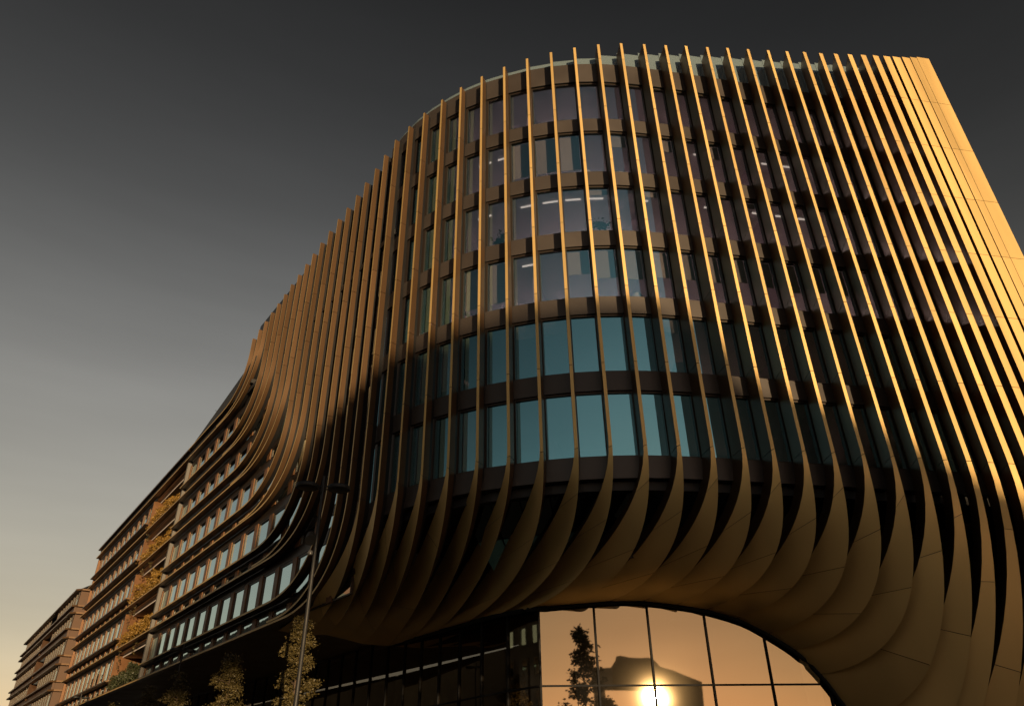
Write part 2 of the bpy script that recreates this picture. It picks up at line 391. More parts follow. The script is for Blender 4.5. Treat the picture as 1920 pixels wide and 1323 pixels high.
for j, (x, y, zt, s) in enumerate(FF[:-1]):
    i = 18+j
    n = Fn(s); t = Vector((-n.y, n.x)); w = wid(i)
    sh = 0.0 if i < 34 else min(1, (i-34)/6)*w/2       # right-hand fins were set out from their left edge
    A = Vector((x+t.x*(-w/2+sh), y+t.y*(-w/2+sh), ZB)); C = Vector((x+t.x*(w/2+sh), y+t.y*(w/2+sh), ZB))
    LE = [Vector((A.x, A.y, zt))]+bez(A, EI[j], interp(i,[18,20,22,24,30,35,40,49],[3.2,2.3,2.6,3,3.5,4,7,8]), interp(i,[18,22,24],[3.5,3,1.0]), fin=i)
    RE = [Vector((C.x, C.y, zt))]+bez(C, EI[j+1]-.02, interp(i,[18,21,22,24,30,36,40,49],[5.2,5.2,4.5,2.8,2.4,3.2,7,8]), interp(i,[18,20,21,22,25,27,32,36,39,41],[1,2.5,2.5,8,8.5,4.7,5,4.8,2.5,1.5]), fin=i+1)
    dep = FDEP(x)/cos(SKEW(i)); n0 = n; n = (n*cos(SKEW(i))-t*sin(SKEW(i)))
    DV = []
    for k in range(len(LE)):
        if k <= 1: d = Vector((-n.x, -n.y, 0))
        else:
            q = min(1, (k-1)/14); d = (Vector((-n.x, -n.y, 0))*(1-.45*q)+Vector((0, 0, .9))*q).normalized()
        tt = max(0, (k-1)/22)
        DV.append(d*(dep*(1-tt)+.30*tt))
    # keep the back of the vertical part against the facade
    brk = [zt-(SILL[k]-.02) for k in range(6, 0, -1) if SILL[k] < zt-1] + [zt-ZB+.2]
    L0 = zt-ZB
    tot = sum(((LE[k+1]+RE[k+1]-LE[k]-RE[k])/2).length for k in range(1, len(LE)-1))
    brk += [L0+tot*q for q in ((.36, .72) if i % 2 else (.20, .55))]
    build_fin(LE, RE, DV, brk, interp(i, [18, 23, 28], [.55, .72, 1.0]))

# ---- front bays: spandrels, windows, parapet, balustrade
SLIST = [62.2]+[f[3]+FDEP(f[0])*math.tan(SKEW(18+j)) for j, f in enumerate(FF)]
ZTL = [33.1]+[f[2] for f in FF]
BL = {}   # blinds: (fin, storey) -> drop fraction
for b in (24, 25, 26): BL[(b, 4)] = .9
for b in (23, 22): BL[(b, 2)] = .85
for b in range(26, 37): BL[(b, 2)] = random.choice([.55, .6, .5, .62])
for b in (28, 30, 32): BL[(b, 4)] = random.choice([.35, .3, .25])
for b in (27, 29, 33, 38): BL[(b, 3)] = .12
for b in (24, 25, 29): BL[(b, 1)] = .25
for b in (20, 21): BL[(b, 1)] = .9
for b in (19, 20, 22): BL[(b, 0)] = .95
def bayframe(i):
    a = Fat(SLIST[i-17]); b = Fat(SLIST[i-16]); t = (b-a).normalized(); n = Vector((t.y, -t.x)); return a, b, t, n
def baybox(mbx, a, b, n, x0, x1, y0, y1, z0, z1, m=0):
    """x0,x1 trimmed from both ends (metres), y outward offsets"""
    t = (b-a).normalized(); p0 = a+t*x0; p1 = b-t*x1
    mbx.quadbox(tuple(p0+n*y0), tuple(p1+n*y0), tuple(p1+n*y1), tuple(p0+n*y1), z0, z1, m)
for i in range(17, 48):
    a, b, t, n = bayframe(i)
    L = (b-a).length
    for k in range(0, 6):
        sp = MB(); baybox(sp, a, b, n, .004, .004, -.30, 0, SILL[k]-SPH, SILL[k]); part('spandrel', sp.mesh('spandrel', 'spandrel'), B)
        z0, z1 = SILL[k]+.003, SILL[k+1]-SPH-.003
        fr = MB(); jw = min(.10, L*.12)
        t0 = t
        for (x0, x1, za, zb_) in ((.004, L-.004-jw, z0, z1), (L-.004-jw, .004, z0, z1)):
            baybox(fr, a, b, n, x0, x1, -.24, -.06, za, zb_)
        baybox(fr, a, b, n, .004+jw, .004+jw, -.24, -.08, z0, z0+.06); baybox(fr, a, b, n, .004+jw, .004+jw, -.24, -.08, z1-.08, z1)
        wnd = part('window', fr.mesh('window_frame', 'frame'), B)
        pn = MB(); baybox(pn, a, b, n, jw+.005, jw+.005, -.17, -.15, z0+.062, z1-.082); part('pane', pn.mesh('pane', 'pane'), wnd)
        if (i, k) in BL:
            f_ = BL[(i, k)]; bl = MB(); baybox(bl, a, b, n, jw+.03, jw+.03, -.275, -.265, z1-.1-(z1-z0-.25)*f_, z1-.1)
            part('blind', bl.mesh('blind', 'blind'), wnd)
    # parapet band, mezzanine glazing
    sp = MB(); baybox(sp, a, b, n, .004, .004, -.30, 0.02, SILL[6]-SPH, SILL[6]-.0+.54); part('parapet_panel', sp.mesh('parapet', 'spandrel'), B)
    tb = ZTL[i-17]+ (-.05 if i < 26 else .0)
    tb = interp(i, [17,20,25,27,29,31,33,36,39,48],[33.9,34.0,34.35,34.55,35.1,35.55,35.95,36.4,36.9,37.4])-.1
    bp = MB(); baybox(bp, a, b, n, .01, .01, -.12, -.10, SILL[6]+.56, max(SILL[6]+.9, tb)); part('balustrade_panel', bp.mesh('balustrade', 'balustrade_glass'), B)
    for nm, mt, (i0, z0), (i1, z1) in () if i < 22 else (('transom_panel', 'pane_dark', (.30, SILL[0]-SPH-.02), (1.75, 9.5)), ('sloped_pane', 'pane', (1.78, 9.46), (3.6, 8.2))):
        p0, p1 = a-n*i0, b-n*i0; q0, q1 = a-n*i1, b-n*i1
        cen = (p0+p1)/2
        if i < 22:
            g_ = interp(i, [17,18,19,20,21,22], [.12,.22,.38,.58,.8,1]); i0, i1 = .3+(i0-.3)*g_, .3+(i1-.3)*g_; mt = 'pane_dark'
            p0, p1, q0, q1 = a-n*i0, b-n*i0, a-n*i1, b-n*i1
        if i1 > 1: q0 = Fat(SLIST[i-17])-Fn(SLIST[i-17])*i1; q1 = Fat(SLIST[i-16])-Fn(SLIST[i-16])*i1
        if i0 > 1: p0 = Fat(SLIST[i-17])-Fn(SLIST[i-17])*i0; p1 = Fat(SLIST[i-16])-Fn(SLIST[i-16])*i0
        k_ = .03
        V = [(*p0.lerp(p1,k_),z0),(*p1.lerp(p0,k_),z0),(*q1.lerp(q0,k_),z1),(*q0.lerp(q1,k_),z1)]
        V += [(x_-n.x*.03, y_-n.y*.03, z_+.03) for x_, y_, z_ in V]
        part(nm, mk(nm, V, BF, mt), B)
# handrail on the balustrade
def fstrip(s0, s1, in0, in1, z0, z1, step=1.2):
    m = MB(); s = s0; pts = []
    while s < s1-1e-6: pts.append(s); s += step
    pts.append(s1)
    for a, b in zip(pts[:-1], pts[1:]):
        A, Bp, na, nb = Fat(a), Fat(b), Fn(a), Fn(b)
        m.quadbox(tuple(A-na*in0), tuple(Bp-nb*in0), tuple(Bp-nb*in1), tuple(A-na*in1), z0, z1)
    return m
# ---- interiors: slabs, back walls, ceiling lights
for k in range(0, 7):
    z = SILL[0]-.12+PIT*k-(.0 if k else 0)
    part('floor_slab', fstrip(61.5, 97, .32, 6.4, z-.55, z).mesh('slab', 'ceiling'), B)
    if k < 7:
        pass
part('core_wall', fstrip(61.5, 97, 6.4, 6.7, 10.8, 36.5).mesh('core', 'interior'), B)
part('mezzanine_ceiling', fstrip(61.5, 97, .31, 7.6, 10.5, 10.84).mesh('mezz', 'black_roof'), B)
part('mezzanine_wall', fstrip(61.5, 97, 7.0, 7.3, 7.3, 10.49).mesh('mezzwall', 'black_roof'), B)
for k in range(0, 6):
    for s in (66.5, 71.6, 77.5, 84.0):
        w_ = MB(); A = Fat(s); n = Fn(s); t = Vector((-n.y, n.x))
        p, q = A-n*1.6, A-n*6.3
        w_.quadbox(tuple(p-t*.06), tuple(p+t*.06), tuple(q+t*.06), tuple(q-t*.06), SILL[k]-.11, SILL[k]+PIT-.68)
        part('partition', w_.mesh('partition', 'interior'), B)
for k, bays in ((3, range(21, 37)), (4, [22, 23, 31, 32, 33, 34, 35, 36]), (2, [24])):
    for i in bays:
        if random.random() < .35: continue
        a, b, t, n = bayframe(i); c_ = (a+b)/2-n*1.1
        l_ = MB(); l_.quadbox(tuple(c_-t*.36-n*.03), tuple(c_+t*.36-n*.03), tuple(c_+t*.36+n*.03), tuple(c_-t*.36+n*.03), SILL[k+1]-.12-.55-.06, SILL[k+1]-.12-.552)
        part('ceiling_light', l_.mesh('strip', 'strip_light'), B)
# fill lamps added deep in the rooms to brighten the upper interiors
for k in (2, 3, 4, 5):
    for j in range(20, 45, 2):
        s_ = (SLIST[j-17]+SLIST[j-16])/2; n = Fn(s_); t = Vector((-n.y, n.x)); c_ = Fat(s_)-n*(5.4 if k == 2 else 4.4)
        l_ = MB(); l_.quadbox(tuple(c_-t*.5-n*.3), tuple(c_+t*.5-n*.3), tuple(c_+t*.5+n*.3), tuple(c_-t*.5+n*.3), SILL[k+1]-.12-.55-.07, SILL[k+1]-.12-.553)
        part('room_fill_lamp', l_.mesh('room_fill_lamp', 'room_fill_light'), B)
# right-hand end wall and roof
e1 = Vector((24.50, 27.45)); nr = Vector((0.188, -0.982))
mb = MB(); q0 = e1-nr*.1; q1 = e1-nr*40; tt = Vector((.982, .188))
mb.quadbox(tuple(q0-tt*.25), tuple(q0), tuple(q1), tuple(q1-tt*.25), 0, 37.2); part('end_wall', mb.mesh('end_wall', 'gold'), B)
part('roof_slab', fstrip(61.5, 97, .35, 14, SILL[6]+.1, SILL[6]+.5).mesh('roof', 'black_roof'), B)

# ---- wing: bays of window + pilaster
WROT = math.atan2(DL.y, DL.x)
BAY = 2.37
def wing_proto(h, pane_m='pane_wing', pil_m='corten'):
    fr = MB()                                            # local x along the wing, y inward, z up
    g = .62/2
    fr.box(-BAY/2+g, -BAY/2+g+.06, -.02, .10, .03, h-.03); fr.box(BAY/2-g-.06, BAY/2-g, -.02, .10, .03, h-.03)
    fr.box(-BAY/2+g+.06, BAY/2-g-.06, -.02, .10, h-.12, h-.03); fr.box(-BAY/2+g+.06, BAY/2-g-.06, -.02, .10, .03, .09)
    pn = MB(); pn.box(-BAY/2+g+.062, BAY/2-g-.062, .03, .05, .092, h-.122)
    pl = MB(); pl.box(-.27, .27, -.07, .12, .02, h-.02)
    return fr.mesh('wing_window', 'frame'), pn.mesh('wing_pane', pane_m), pl.mesh('pilaster', pil_m)
PROTO = {}
def wing_bay(thing, u, off, z0, z1, win=True, pil=True, bt=None):
    h = round(z1-z0, 2); key = (h, thing.name)
    if key not in PROTO: PROTO[key] = wing_proto(h, pil_m='corten' if thing.name == 'office_building' else 'corten_dark')
    fm, pm, lm = PROTO[key]
    M = Matrix.Translation(w3(u, off, z0)) @ Matrix.Rotation(WROT, 4, 'Z')
    if win:
        o = bpy.data.objects.new('window', fm); COL.objects.link(o); o.parent = thing; o.matrix_parent_inverse = thing.matrix_basis.inverted(); o.matrix_basis = M
        q = bpy.data.objects.new('pane', pm); COL.objects.link(q); q.parent = o
    if pil:
        M2 = Matrix.Translation(w3(u-BAY/2, off, z0)) @ Matrix.Rotation(WROT, 4, 'Z')
        o = bpy.data.objects.new('pilaster', lm); COL.objects.link(o); o.parent = thing; o.matrix_parent_inverse = thing.matrix_basis.inverted(); o.matrix_basis = M2
ROWS = []
for k in range(5):
    ROWS.append((EVEN[k]+.06, ODD[k]-.22)); ROWS.append((ODD[k]+.06, EVEN[k+1]-.42))
def wing_rows(thing, ua, ub, off, rows):
    u = ua-BAY/2
    while u-BAY/2 > ub-.01:
        for z0, z1 in rows: wing_bay(thing, u, off, z0, z1)
        u -= BAY
def wingbox(name, thing, u0, u1, o0, o1, z0, z1, m):
    q = MB(); q.quadbox(wp(u0,o0), wp(u1,o0), wp(u1,o1), wp(u0,o1), z0, z1); return part(name, q.mesh(name, m), thing)
wing_rows(B, -28.25, U_AEND, OG, ROWS)
for k in range(5):                                       # rails behind the bands, slabs, back wall
    wingbox('band_backing', B, -28.3, U_AEND, OG-.03, OG+.3, ODD[k]-.22, ODD[k]+.06, 'frame')
    wingbox('band_backing', B, -28.3, U_AEND, OG-.03, OG+.3, EVEN[k+1]-.42, EVEN[k+1]+.06, 'frame')
    wingbox('floor_slab', B, -28.0, U_CL, OG+.31, OG+7, EVEN[k+1]-.5, EVEN[k+1]-.1, 'ceiling')
wingbox('core_wall', B, -26, U_CL, OG+7.01, OG+7.3, 8, 26.4, 'interior')
q = MB(); q.quadbox(wp(-34.5,OL+.12), wp(U_CL,OL+.12), wp(U_CL,20.2), wp(-36.5,20.2), 8.16, 8.3); part('soffit', q.mesh('soffit', 'soffit'), B)
wingbox('upper_wall', B, -27.6, -50.5, OG+.0, OG+.3, EVEN[5]+.07, 33.0, 'dark_metal')
wingbox('roof_slab', B, -27, U_CL+.3, OL+.3, OG+8, 26.45, 26.78, 'black_roof')
# sloping dark attic above the top band
v = [w3(-48.5,OL+.15,26.9), w3(-63.6,OL+.15,26.9), w3(-63.6,OL+.15,27.12), w3(-48.5,OL+.15,29.2)]
v += [p+Vector((N2.x*5, N2.y*5, 0)) for p in v]
part('attic', mk('attic', v, [(0,1,2,3),(4,7,6,5),(0,4,5,1),(1,5,6,2),(2,6,7,3),(3,7,4,0)], 'black_roof'), B)

# ---- loggia between the two runs of windows
wingbox('loggia_wall', B, U_AEND, U_CR, OG+3.2, OG+3.4, 8.3, 26.4, 'dark_metal')
wingbox('pier', B, U_AEND+.0, U_AEND-.35, OL+.25, OG+.3, 8.32, 26.4, 'pier')
for k in range(6):
    wingbox('planter', B, U_AEND-.4, U_CR+.05, OL+.55, OL+1.15, EVEN[k]+.0 if k else 8.32, EVEN[k]+.38, 'corten') if k < 5 else None
    if k: wingbox('loggia_ceiling', B, U_AEND-.4, U_CR+.05, OL+.54, OG+3.19, EVEN[k]-.3, EVEN[k]-.02, 'corten')
# folded end panels of the far run
for k in range(5):
    z0 = ODD[k]-.95; z1 = EVEN[k+1]-.35
    P = [w3(U_CR,OL+.3,z0), w3(U_CR,OL+.3,z1), w3(U_CR+1.0,OL+1.6,z0+.9), w3(U_CR+.25,OL+2.6,z1), w3(U_CR+.6,OL+2.6,z0)]
    Q = [w3(U_CR-.2,OL+.3,z0), w3(U_CR-.2,OL+.3,z1), w3(U_CR-.2,OL+2.6,z1), w3(U_CR-.2,OL+2.6,z0)]
    part('fold_panel', mk('fold', P+Q, [(0,1,2),(1,3,2),(3,4,2),(4,0,2),(0,5,6,1),(1,6,7,3),(3,7,8,4),(4,8,5,0),(5,8,7,6)], 'corten'), B)
# ---- far run of windows (same bands)
wing_rows(B, U_CR-.2, U_CL+.2, OG, ROWS)
for k in range(5):
    wingbox('ledge', B, U_CR-.2, U_CL, OL, OG, ODD[k]-.06, ODD[k]+.06, 'bronze')
    wingbox('band_backing', B, U_CR-.2, U_CL+.1, OG-.03, OG+.3, ODD[k]-.22, ODD[k]+.06, 'frame')
    wingbox('band_backing', B, U_CR-.2, U_CL+.1, OG-.03, OG+.3, EVEN[k+1]-.42, EVEN[k+1]+.06, 'frame')
wingbox('ledge', B, U_AEND, U_CL, OL, OG, 26.75, 26.9, 'bronze')
wingbox('end_wall', B, U_CL, U_CL-.3, OL+.35, OG+7.3, 8.16, 26.8, 'corten')

# ---- ground floor glazing and lobby
GPL = [(-38.2,82.2),(-27.5,68.2),(-14.3,52.0),(-6.15,40.2),(-3.0,34.8),(-1.0,31.3),(.72,28.61),(2.4,28.76),(4,28.9),(14.2,29.79)]
GPL = [Vector(p) for p in GPL]; SG = [0]
for a, b in zip(GPL[:-1], GPL[1:]): SG.append(SG[-1]+(b-a).length)
def Gat(s):
    for i in range(len(SG)-1):
        if s <= SG[i+1] or i == len(SG)-2: return lerp(GPL[i], GPL[i+1], (s-SG[i])/(SG[i+1]-SG[i]))
s4 = SG[8]
marks = [s4+x for x in (-1.03, 1.06, 3.30, 5.56, 7.75, 10.0)]
m_ = marks[0]
while m_ > 3: m_ -= 2.15; marks.insert(0, m_)
for a_, b_ in zip(marks[:-1], marks[1:]):
    a, b = Gat(a_), Gat(b_); t = (b-a).normalized(); n = Vector((t.y, -t.x)); L = (b-a).length
    top = 7.75 if a.x > -4 else 8.1
    fr = MB(); baybox(fr, a, b, n, .0, L-.07, -.12, .05, 0, top); baybox(fr, a, b, n, .07, 0, -.10, .04, 4.40, 4.46)
    o = part('shopfront', fr.mesh('shopfront', 'mullion_black'), B)
    for z0, z1 in ((.05, 4.397), (4.463, top)):
        pn = MB(); baybox(pn, a, b, n, .072, .003, -.04, -.02, z0, z1); part('pane', pn.mesh('lobby_pane', 'pane_lobby'), o)
mb = MB()
for a_, b_ in zip(marks[:-1], marks[1:]):
    a, b = Gat(a_), Gat(b_); t = (b-a).normalized(); n = Vector((t.y, -t.x)); baybox(mb, a, b, n, -.1, -.1, -7.2, -7, 0, 8)
part('lobby_wall', mb.mesh('lobby_wall', 'dark_metal'), B)
wingbox('lobby_ceiling', B, -18, U_CL, 18.4, 27.5, 8.31, 8.5, 'black_roof')
# trim along the edge of the arch
mb = MB(); e_ = -16.0; pts = []
while e_ < 13.4: pts.append(Eat(e_)+Vector((0, -.02, -.02))); e_ += .35
for _ in range(3): pts = [pts[0]]+[(a+b*2+c)/4 for a, b, c in zip(pts[:-2], pts[1:-1], pts[2:])]+[pts[-1]]
mb.tube(pts, .09, 8); part('arch_trim', mb.mesh('arch_trim', 'mullion_black', R(50)), B)
part('leg_wall', fstrip(84, 97, 4.8, 5.0, -.1, 8.2).mesh('leg_wall', 'dark_metal'), B)

# ================================================================== second office block, farther along the street
OD = 14.05; UD0, UD1 = -126.0, -186.0
D = empty('rear_office_block', (*wp(-150, 20), 0))
tag(D, 'farther brown office block with stepped bands beyond the finned building', 'building')
DS = [10.5, 13.95, 17.3, 20.9, 24.1]; DH = [12.8, 16.15, 19.7, 23.1, 26.4]
LOG0, LOG1 = -147.0, -153.0
for k in range(5):
    for (z, m) in ((DS[k], 'bronze'), (DH[k], 'bronze')):
        q = MB(); q.quadbox(wp(UD0+.6,OD+.6), wp(UD0-.2,OD-.1), wp(UD1,OD-.1), wp(UD1,OD+.6), z-.11, z+.11)
        q.quadbox(wp(UD0+.6,OD+.602), wp(UD0+.6,OD+14), wp(UD0-.3,OD+14), wp(UD0-.3,OD+.602), z-.11, z+.11)
        part('band', q.mesh('band', m), D)
    lo = DH[k-1] if k else 8.2
    wingbox('spandrel', D, UD0-.05, UD1+.1, OD+.3, OD+.6, lo+.115, DS[k]-.115, 'corten_dark')
    wingbox('spandrel', D, UD0+.0, UD0-.25, OD+.61, OD+13.8, lo+.115, DS[k]-.115, 'corten_dark')
    wingbox('end_panel', D, UD0-.05, UD0-.3, OD+.62, OD+5.0, DS[k]+.115, DH[k]-.115, 'corten_dark')
    q = MB(); q.quadbox(wp(UD0-.1,OD+5.02), wp(UD0-.25,OD+5.02), wp(UD0-.25,OD+13.5), wp(UD0-.1,OD+13.5), DS[k]+.115, DH[k]-.115)
    part('end_window', q.mesh('end_window', 'pane_wing' if k == 2 else 'dark_metal'), D)
    for ua, ub in ((UD0-.3, LOG0), (LOG1, UD1)): wing_rows(D, ua, ub, OD+.5, [(DS[k]+.13, DH[k]-.13)])
    z0, z1 = DS[k]+.1, DH[k]-.15
    if k < 4:
        P = [w3(LOG1,OD+.1,z0-.6), w3(LOG1,OD+.1,z1), w3(LOG1+1.0,OD+1.5,z0+.3), w3(LOG1+.25,OD+2.6,z1), w3(LOG1+.6,OD+2.6,z0-.6)]
        Q = [w3(LOG1-.2,OD+.1,z0-.6), w3(LOG1-.2,OD+.1,z1), w3(LOG1-.2,OD+2.6,z1), w3(LOG1-.2,OD+2.6,z0-.6)]
        part('fold_panel', mk('fold', P+Q, [(0,1,2),(1,3,2),(3,4,2),(4,0,2),(0,5,6,1),(1,6,7,3),(3,7,8,4),(4,8,5,0),(5,8,7,6)], 'corten_dark'), D)
wingbox('core_wall', D, UD0-.3, UD1, OD+3.2, OD+3.5, 0, 26, 'dark_metal')
wingbox('ground_storey', D, UD0-.3, UD1, OD+.7, OD+3.19, 0, 8.2, 'dark_metal')
q = MB(); q.add([w3(UD0-.4,OD+.3,26.52), w3(UD0-.4,OD+13.8,26.52), w3(UD1,OD+13.8,26.52), w3(UD1,OD+.3,26.52), w3(UD0-3,OD+2.5,28.2), w3(UD0-3,OD+12,28.2), w3(UD1,OD+12,27.6), w3(UD1,OD+1.5,27.2)], BF)
part('attic_roof', q.mesh('attic_roof', 'black_roof'), D)

# ================================================================== foliage
def leaves(mb, c, rx, ry, rz, n, size, clumps=10, m=0, drop=0.0):
    cl = []
    for _ in range(clumps):
        a = random.random()*2*pi; zz = random.uniform(-1, 1); rr = math.sqrt(1-zz*zz)*random.uniform(.35, .95)
        cl.append((c[0]+rx*rr*cos(a), c[1]+ry*rr*sin(a), c[2]+rz*zz*random.uniform(.6, .95), random.uniform(.22, .45)))
    for _ in range(n):
        k = random.choice(cl)
        p = Vector((random.gauss(k[0], rx*k[3]*.6), random.gauss(k[1], ry*k[3]*.6), random.gauss(k[2], rz*k[3]*.5)))
        d = Vector((random.uniform(-1,1), random.uniform(-1,1), random.uniform(-.8,.5))).normalized()
        w = d.orthogonal().normalized(); w.rotate(Matrix.Rotation(random.random()*6.28, 3, d))
        s = size*random.uniform(.6, 1.3)
        mb.add([p, p+d*s*.5+w*s*.28, p+d*s, p+d*s*.5-w*s*.28], [(0,1,2,3)], m)
def tree(loc, h, spread, label, leafm, group=None, n=2600, crown_base=.22, cone=True, lsize=.085):
    t = empty('young_tree' if h < 9 else 'tall_tree', loc)
    tag(t, label, 'tree', group)
    tr = MB(); lean = random.uniform(-.15, .15)
    pts = [(0,0,0), (lean*.3, .03, h*.35), (lean*.6, -.04, h*.7), (lean, .02, h*.97)]
    tr.tube(pts, [.018*h*.7, .013*h*.7, .008*h*.7, .015], 8)
    cr = MB(); nb = 16
    for b in range(nb):
        q = crown_base+(1-crown_base)*(b+.5)/nb; z = h*q
        rad = spread*(1-((q-crown_base)/(1-crown_base))**1.4*.85)*random.uniform(.6, 1.1)
        a = b*2.4+random.uniform(-.4, .4)
        e = Vector((cos(a)*rad, sin(a)*rad, z+rad*.45))
        p0 = Vector((lean*q, 0, z))
        tr.tube([p0, (p0+e)/2+Vector((0,0,.05)), e], [.035, .022, .008], 5)
        for f in (.45, .75, 1.0):
            c = p0.lerp(e, f); leaves(cr, c, .30*spread, .30*spread, .26*spread, n//(nb*3), lsize, 7)
    leaves(cr, (lean, 0, h*.95), .15*spread, .15*spread, h*.05, n//24, lsize, 4)
    local_part('trunk', tr.mesh('trunk', 'bark', R(60)), t)
    local_part('crown', cr.mesh('crown', leafm), t)
    return t
tree((-7.4, 26.0, 0), 6.3, 1.15, 'young tree with amber leaves right beside the near lamp post', 'leaf_gold', n=15000)
tree((-12.7, 34.2, 0), 6.3, 1.25, 'slim young tree, second from the near lamp post', 'leaf_gold', n=12000)
tree((-17.2, 39.6, 0), 6.2, 1.3, 'young tree in front of the far slender lamp post', 'leaf', n=9000)
tree((-20.8, 44.5, 0), 6.0, 1.4, 'dark young tree left of the far slender lamp post', 'leaf', n=8000)
tree((-26.0, 51.0, 0), 5.8, 1.5, 'low dark young tree under the loggia planters', 'leaf', n=2000)
tree((-33.0, 60.5, 0), 5.6, 1.6, 'leftmost dark young tree under the far window run', 'leaf', n=1800)
tree((-96, 128, 0), 18.5, 3.2, 'small treetop showing at the lower left corner beyond the last block', 'leaf_dark', n=1500, lsize=.5)
# planting on the loggia
for k in range(5):
    nm = ['lowest', 'second', 'third', 'fourth', 'topmost'][k]
    z = EVEN[k]+.3
    for j in range(8):
        u = U_AEND-1.1-(U_AEND-U_CR-1.6)*(j+random.uniform(.1, .6))/8
        p = w3(u, OL+.75, z)
        o = empty('balcony_shrub', p)
        od = ['first', 'second', 'third', 'fourth', 'fifth', 'sixth', 'seventh', 'eighth'][j]
        lab = f'golden shrub, {od} from the pier, in the {nm} planter of the loggia' if k else f'dark green shrub, {od} from the pier, in the lowest planter of the loggia'
        tag(o, lab, 'shrub', f'shrubs in the {nm} loggia planter')
        mb = MB(); st = MB()
        hh = random.uniform(.9, 1.9)
        for q in range(9):
            a = random.random()*6.28; e = Vector((cos(a)*.5, sin(a)*.4, hh*random.uniform(.5, 1.0)))
            st.tube([(0,0,0), e*.5+Vector((0,0,.1)), e], [.02, .014, .006], 4)
            leaves(mb, e*.8, .34, .34, .34, 80, .16, 4)
        leaves(mb, (0, 0, .3), .9, .5, .4, 320, .16, 10)
        local_part('stem', st.mesh('stem', 'bark'), o); local_part('foliage', mb.mesh('foliage', 'leaf_amber' if k else 'leaf_dark'), o)
for (k, u, L) in ((3, -73.6, 1.5), (3, -70.5, 1.0), (2, -74.3, 2.2), (2, -72.0, 1.6), (1, -74.0, 2.0), (1, -68.5, 1.4), (4, -74.5, 1.3)):
    o = empty('trailing_vine', w3(u, OL+.5, EVEN[k]+.35)); tag(o, f'trailing vine {"beside the folded end panel" if u < -73 else "away from the folded end panel"}, hanging from the {["lowest","second","third","fourth","topmost"][k]} loggia planter', 'vine', f'vines of the {["lowest","second","third","fourth","topmost"][k]} planter')
    st = MB(); mb = MB(); pts = []
    for q in range(7): pts.append(Vector((-N2.x*.15+random.uniform(-.1,.1), -N2.y*.15+random.uniform(-.1,.1), .1-L*q/6)))
    st.tube(pts, .012, 4)
    for p in pts: leaves(mb, p, .12, .12, .15, 16, .13, 2)
    local_part('stem', st.mesh('stem', 'bark'), o); local_part('foliage', mb.mesh('foliage', 'leaf_gold'), o)

# ================================================================== street lamps
def lamp(loc, h, label, rz, two=True, spot=True):
    o = empty('street_lamp', loc, rz); tag(o, label, 'street lamp')
    p = MB(); p.tube([(0,0,0),(0,0,.9),(0,0,.92),(0,0,h*.55),(0,0,h)], [.09,.09,.065,.055,.04], 14)
    local_part('pole', p.mesh('pole', 'pole', R(40)), o)
    for sx in ((-1, 1) if two else (1,)):
        a = MB(); a.tube([(0,0,h-.32),(sx*.16,0,h-.30)], .03, 8); a.tube([(0,0,h-.5),(sx*.16,0,h-.34)], .018, 6)
        local_part('arm', a.mesh('arm', 'pole', R(40)), o)
        hd = MB(); c = (sx*.44, 0, h-.33)
        hd.lathe([(.02,.10),(.16,.095),(.29,.055),(.32,.0),(.31,-.055),(.27,-.06)], 28, 0, c)
        hdo = local_part('lamp_head', hd.mesh('head', 'pole', R(40)), o)
        ln = MB(); ln.lathe([(.24,-.062),(.22,-.075)], 28, 0, c); local_part('lens', ln.mesh('lens', 'dark_metal', R(40)), hdo)
    if spot:
        s = MB(); s.tube([(-.02,0,h*.80),(-.14,-.05,h*.80)], .025, 8)
        s.tube([(-.16,.10,h*.815),(-.16,-.16,h*.79)], [.11,.15], 16)
        sp = local_part('spotlight', s.mesh('spot', 'pole', R(40)), o)
        s = MB(); s.tube([(-.16,-.162,h*.79),(-.16,-.175,h*.789)], [.13,.12], 16); local_part('lens', s.mesh('lens', 'dark_metal', R(40)), sp)
        s = MB(); s.lathe([(.0,-.06),(.06,-.04),(.075,.02),(.05,.07),(0,.08)], 14, 0, (-.12,-.05,h*.755)); local_part('camera_dome', s.mesh('dome', 'lens', R(40)), o)
    return o
lamp((-5.45, 19.4, 0), 9.1, 'tall grey street lamp with twin disc heads nearest the rounded corner', R(14))
lamp((-19.4, 44.3, 0), 8.5, 'slender street lamp in front of the loggia', R(52), spot=False)
lamp((-39.5, 71.0, 0), 8.6, 'distant small street lamp before the far window run', R(52), spot=False)

# ================================================================== things inside the windows and on the roof
def thing(name, loc, label, cat, parts, rz=0):
    o = empty(name, loc, rz); tag(o, label, cat)
    for pn, m_, mm in parts: local_part(pn, m_.mesh(pn, mm, R(45)), o)
    return o
def desk_lamp(loc, label, shade='white_paint', s=1.0):
    a = MB(); a.lathe([(.13*s,0),(.13*s,.02),(.02*s,.03),(.015*s,.25*s)], 16); b = MB(); b.lathe([(.05*s,.62*s),(.16*s,.58*s),(.23*s,.42*s),(.25*s,.22*s),(.235*s,.22*s)], 20)
    thing('table_lamp', loc, label, 'lamp', [('base', a, 'dark_metal'), ('lamp_shade', b, shade)])
def inside(s, k, inn, dz=0): p = Fat(s)-Fn(s)*inn; return (p.x, p.y, SILL[k]-.118+dz)
def desk(s, k, label, inn=1.1):
    n = Fn(s); rz = math.atan2(-n.x, n.y)+pi
    a = MB(); a.box(-.7,.7,-.35,.35,.72,.75); L = [MB() for _ in range(4)]
    for l_, (x, y) in zip(L, ((-.66,-.31),(.66,-.31),(.66,.31),(-.66,.31))): l_.box(x-.025,x+.025,y-.025,y+.025,0,.718)
    return thing('desk', inside(s, k, inn), label, 'desk', [('tabletop', a, 'white_paint')]+[('leg', l_, 'white_paint') for l_ in L], rz)
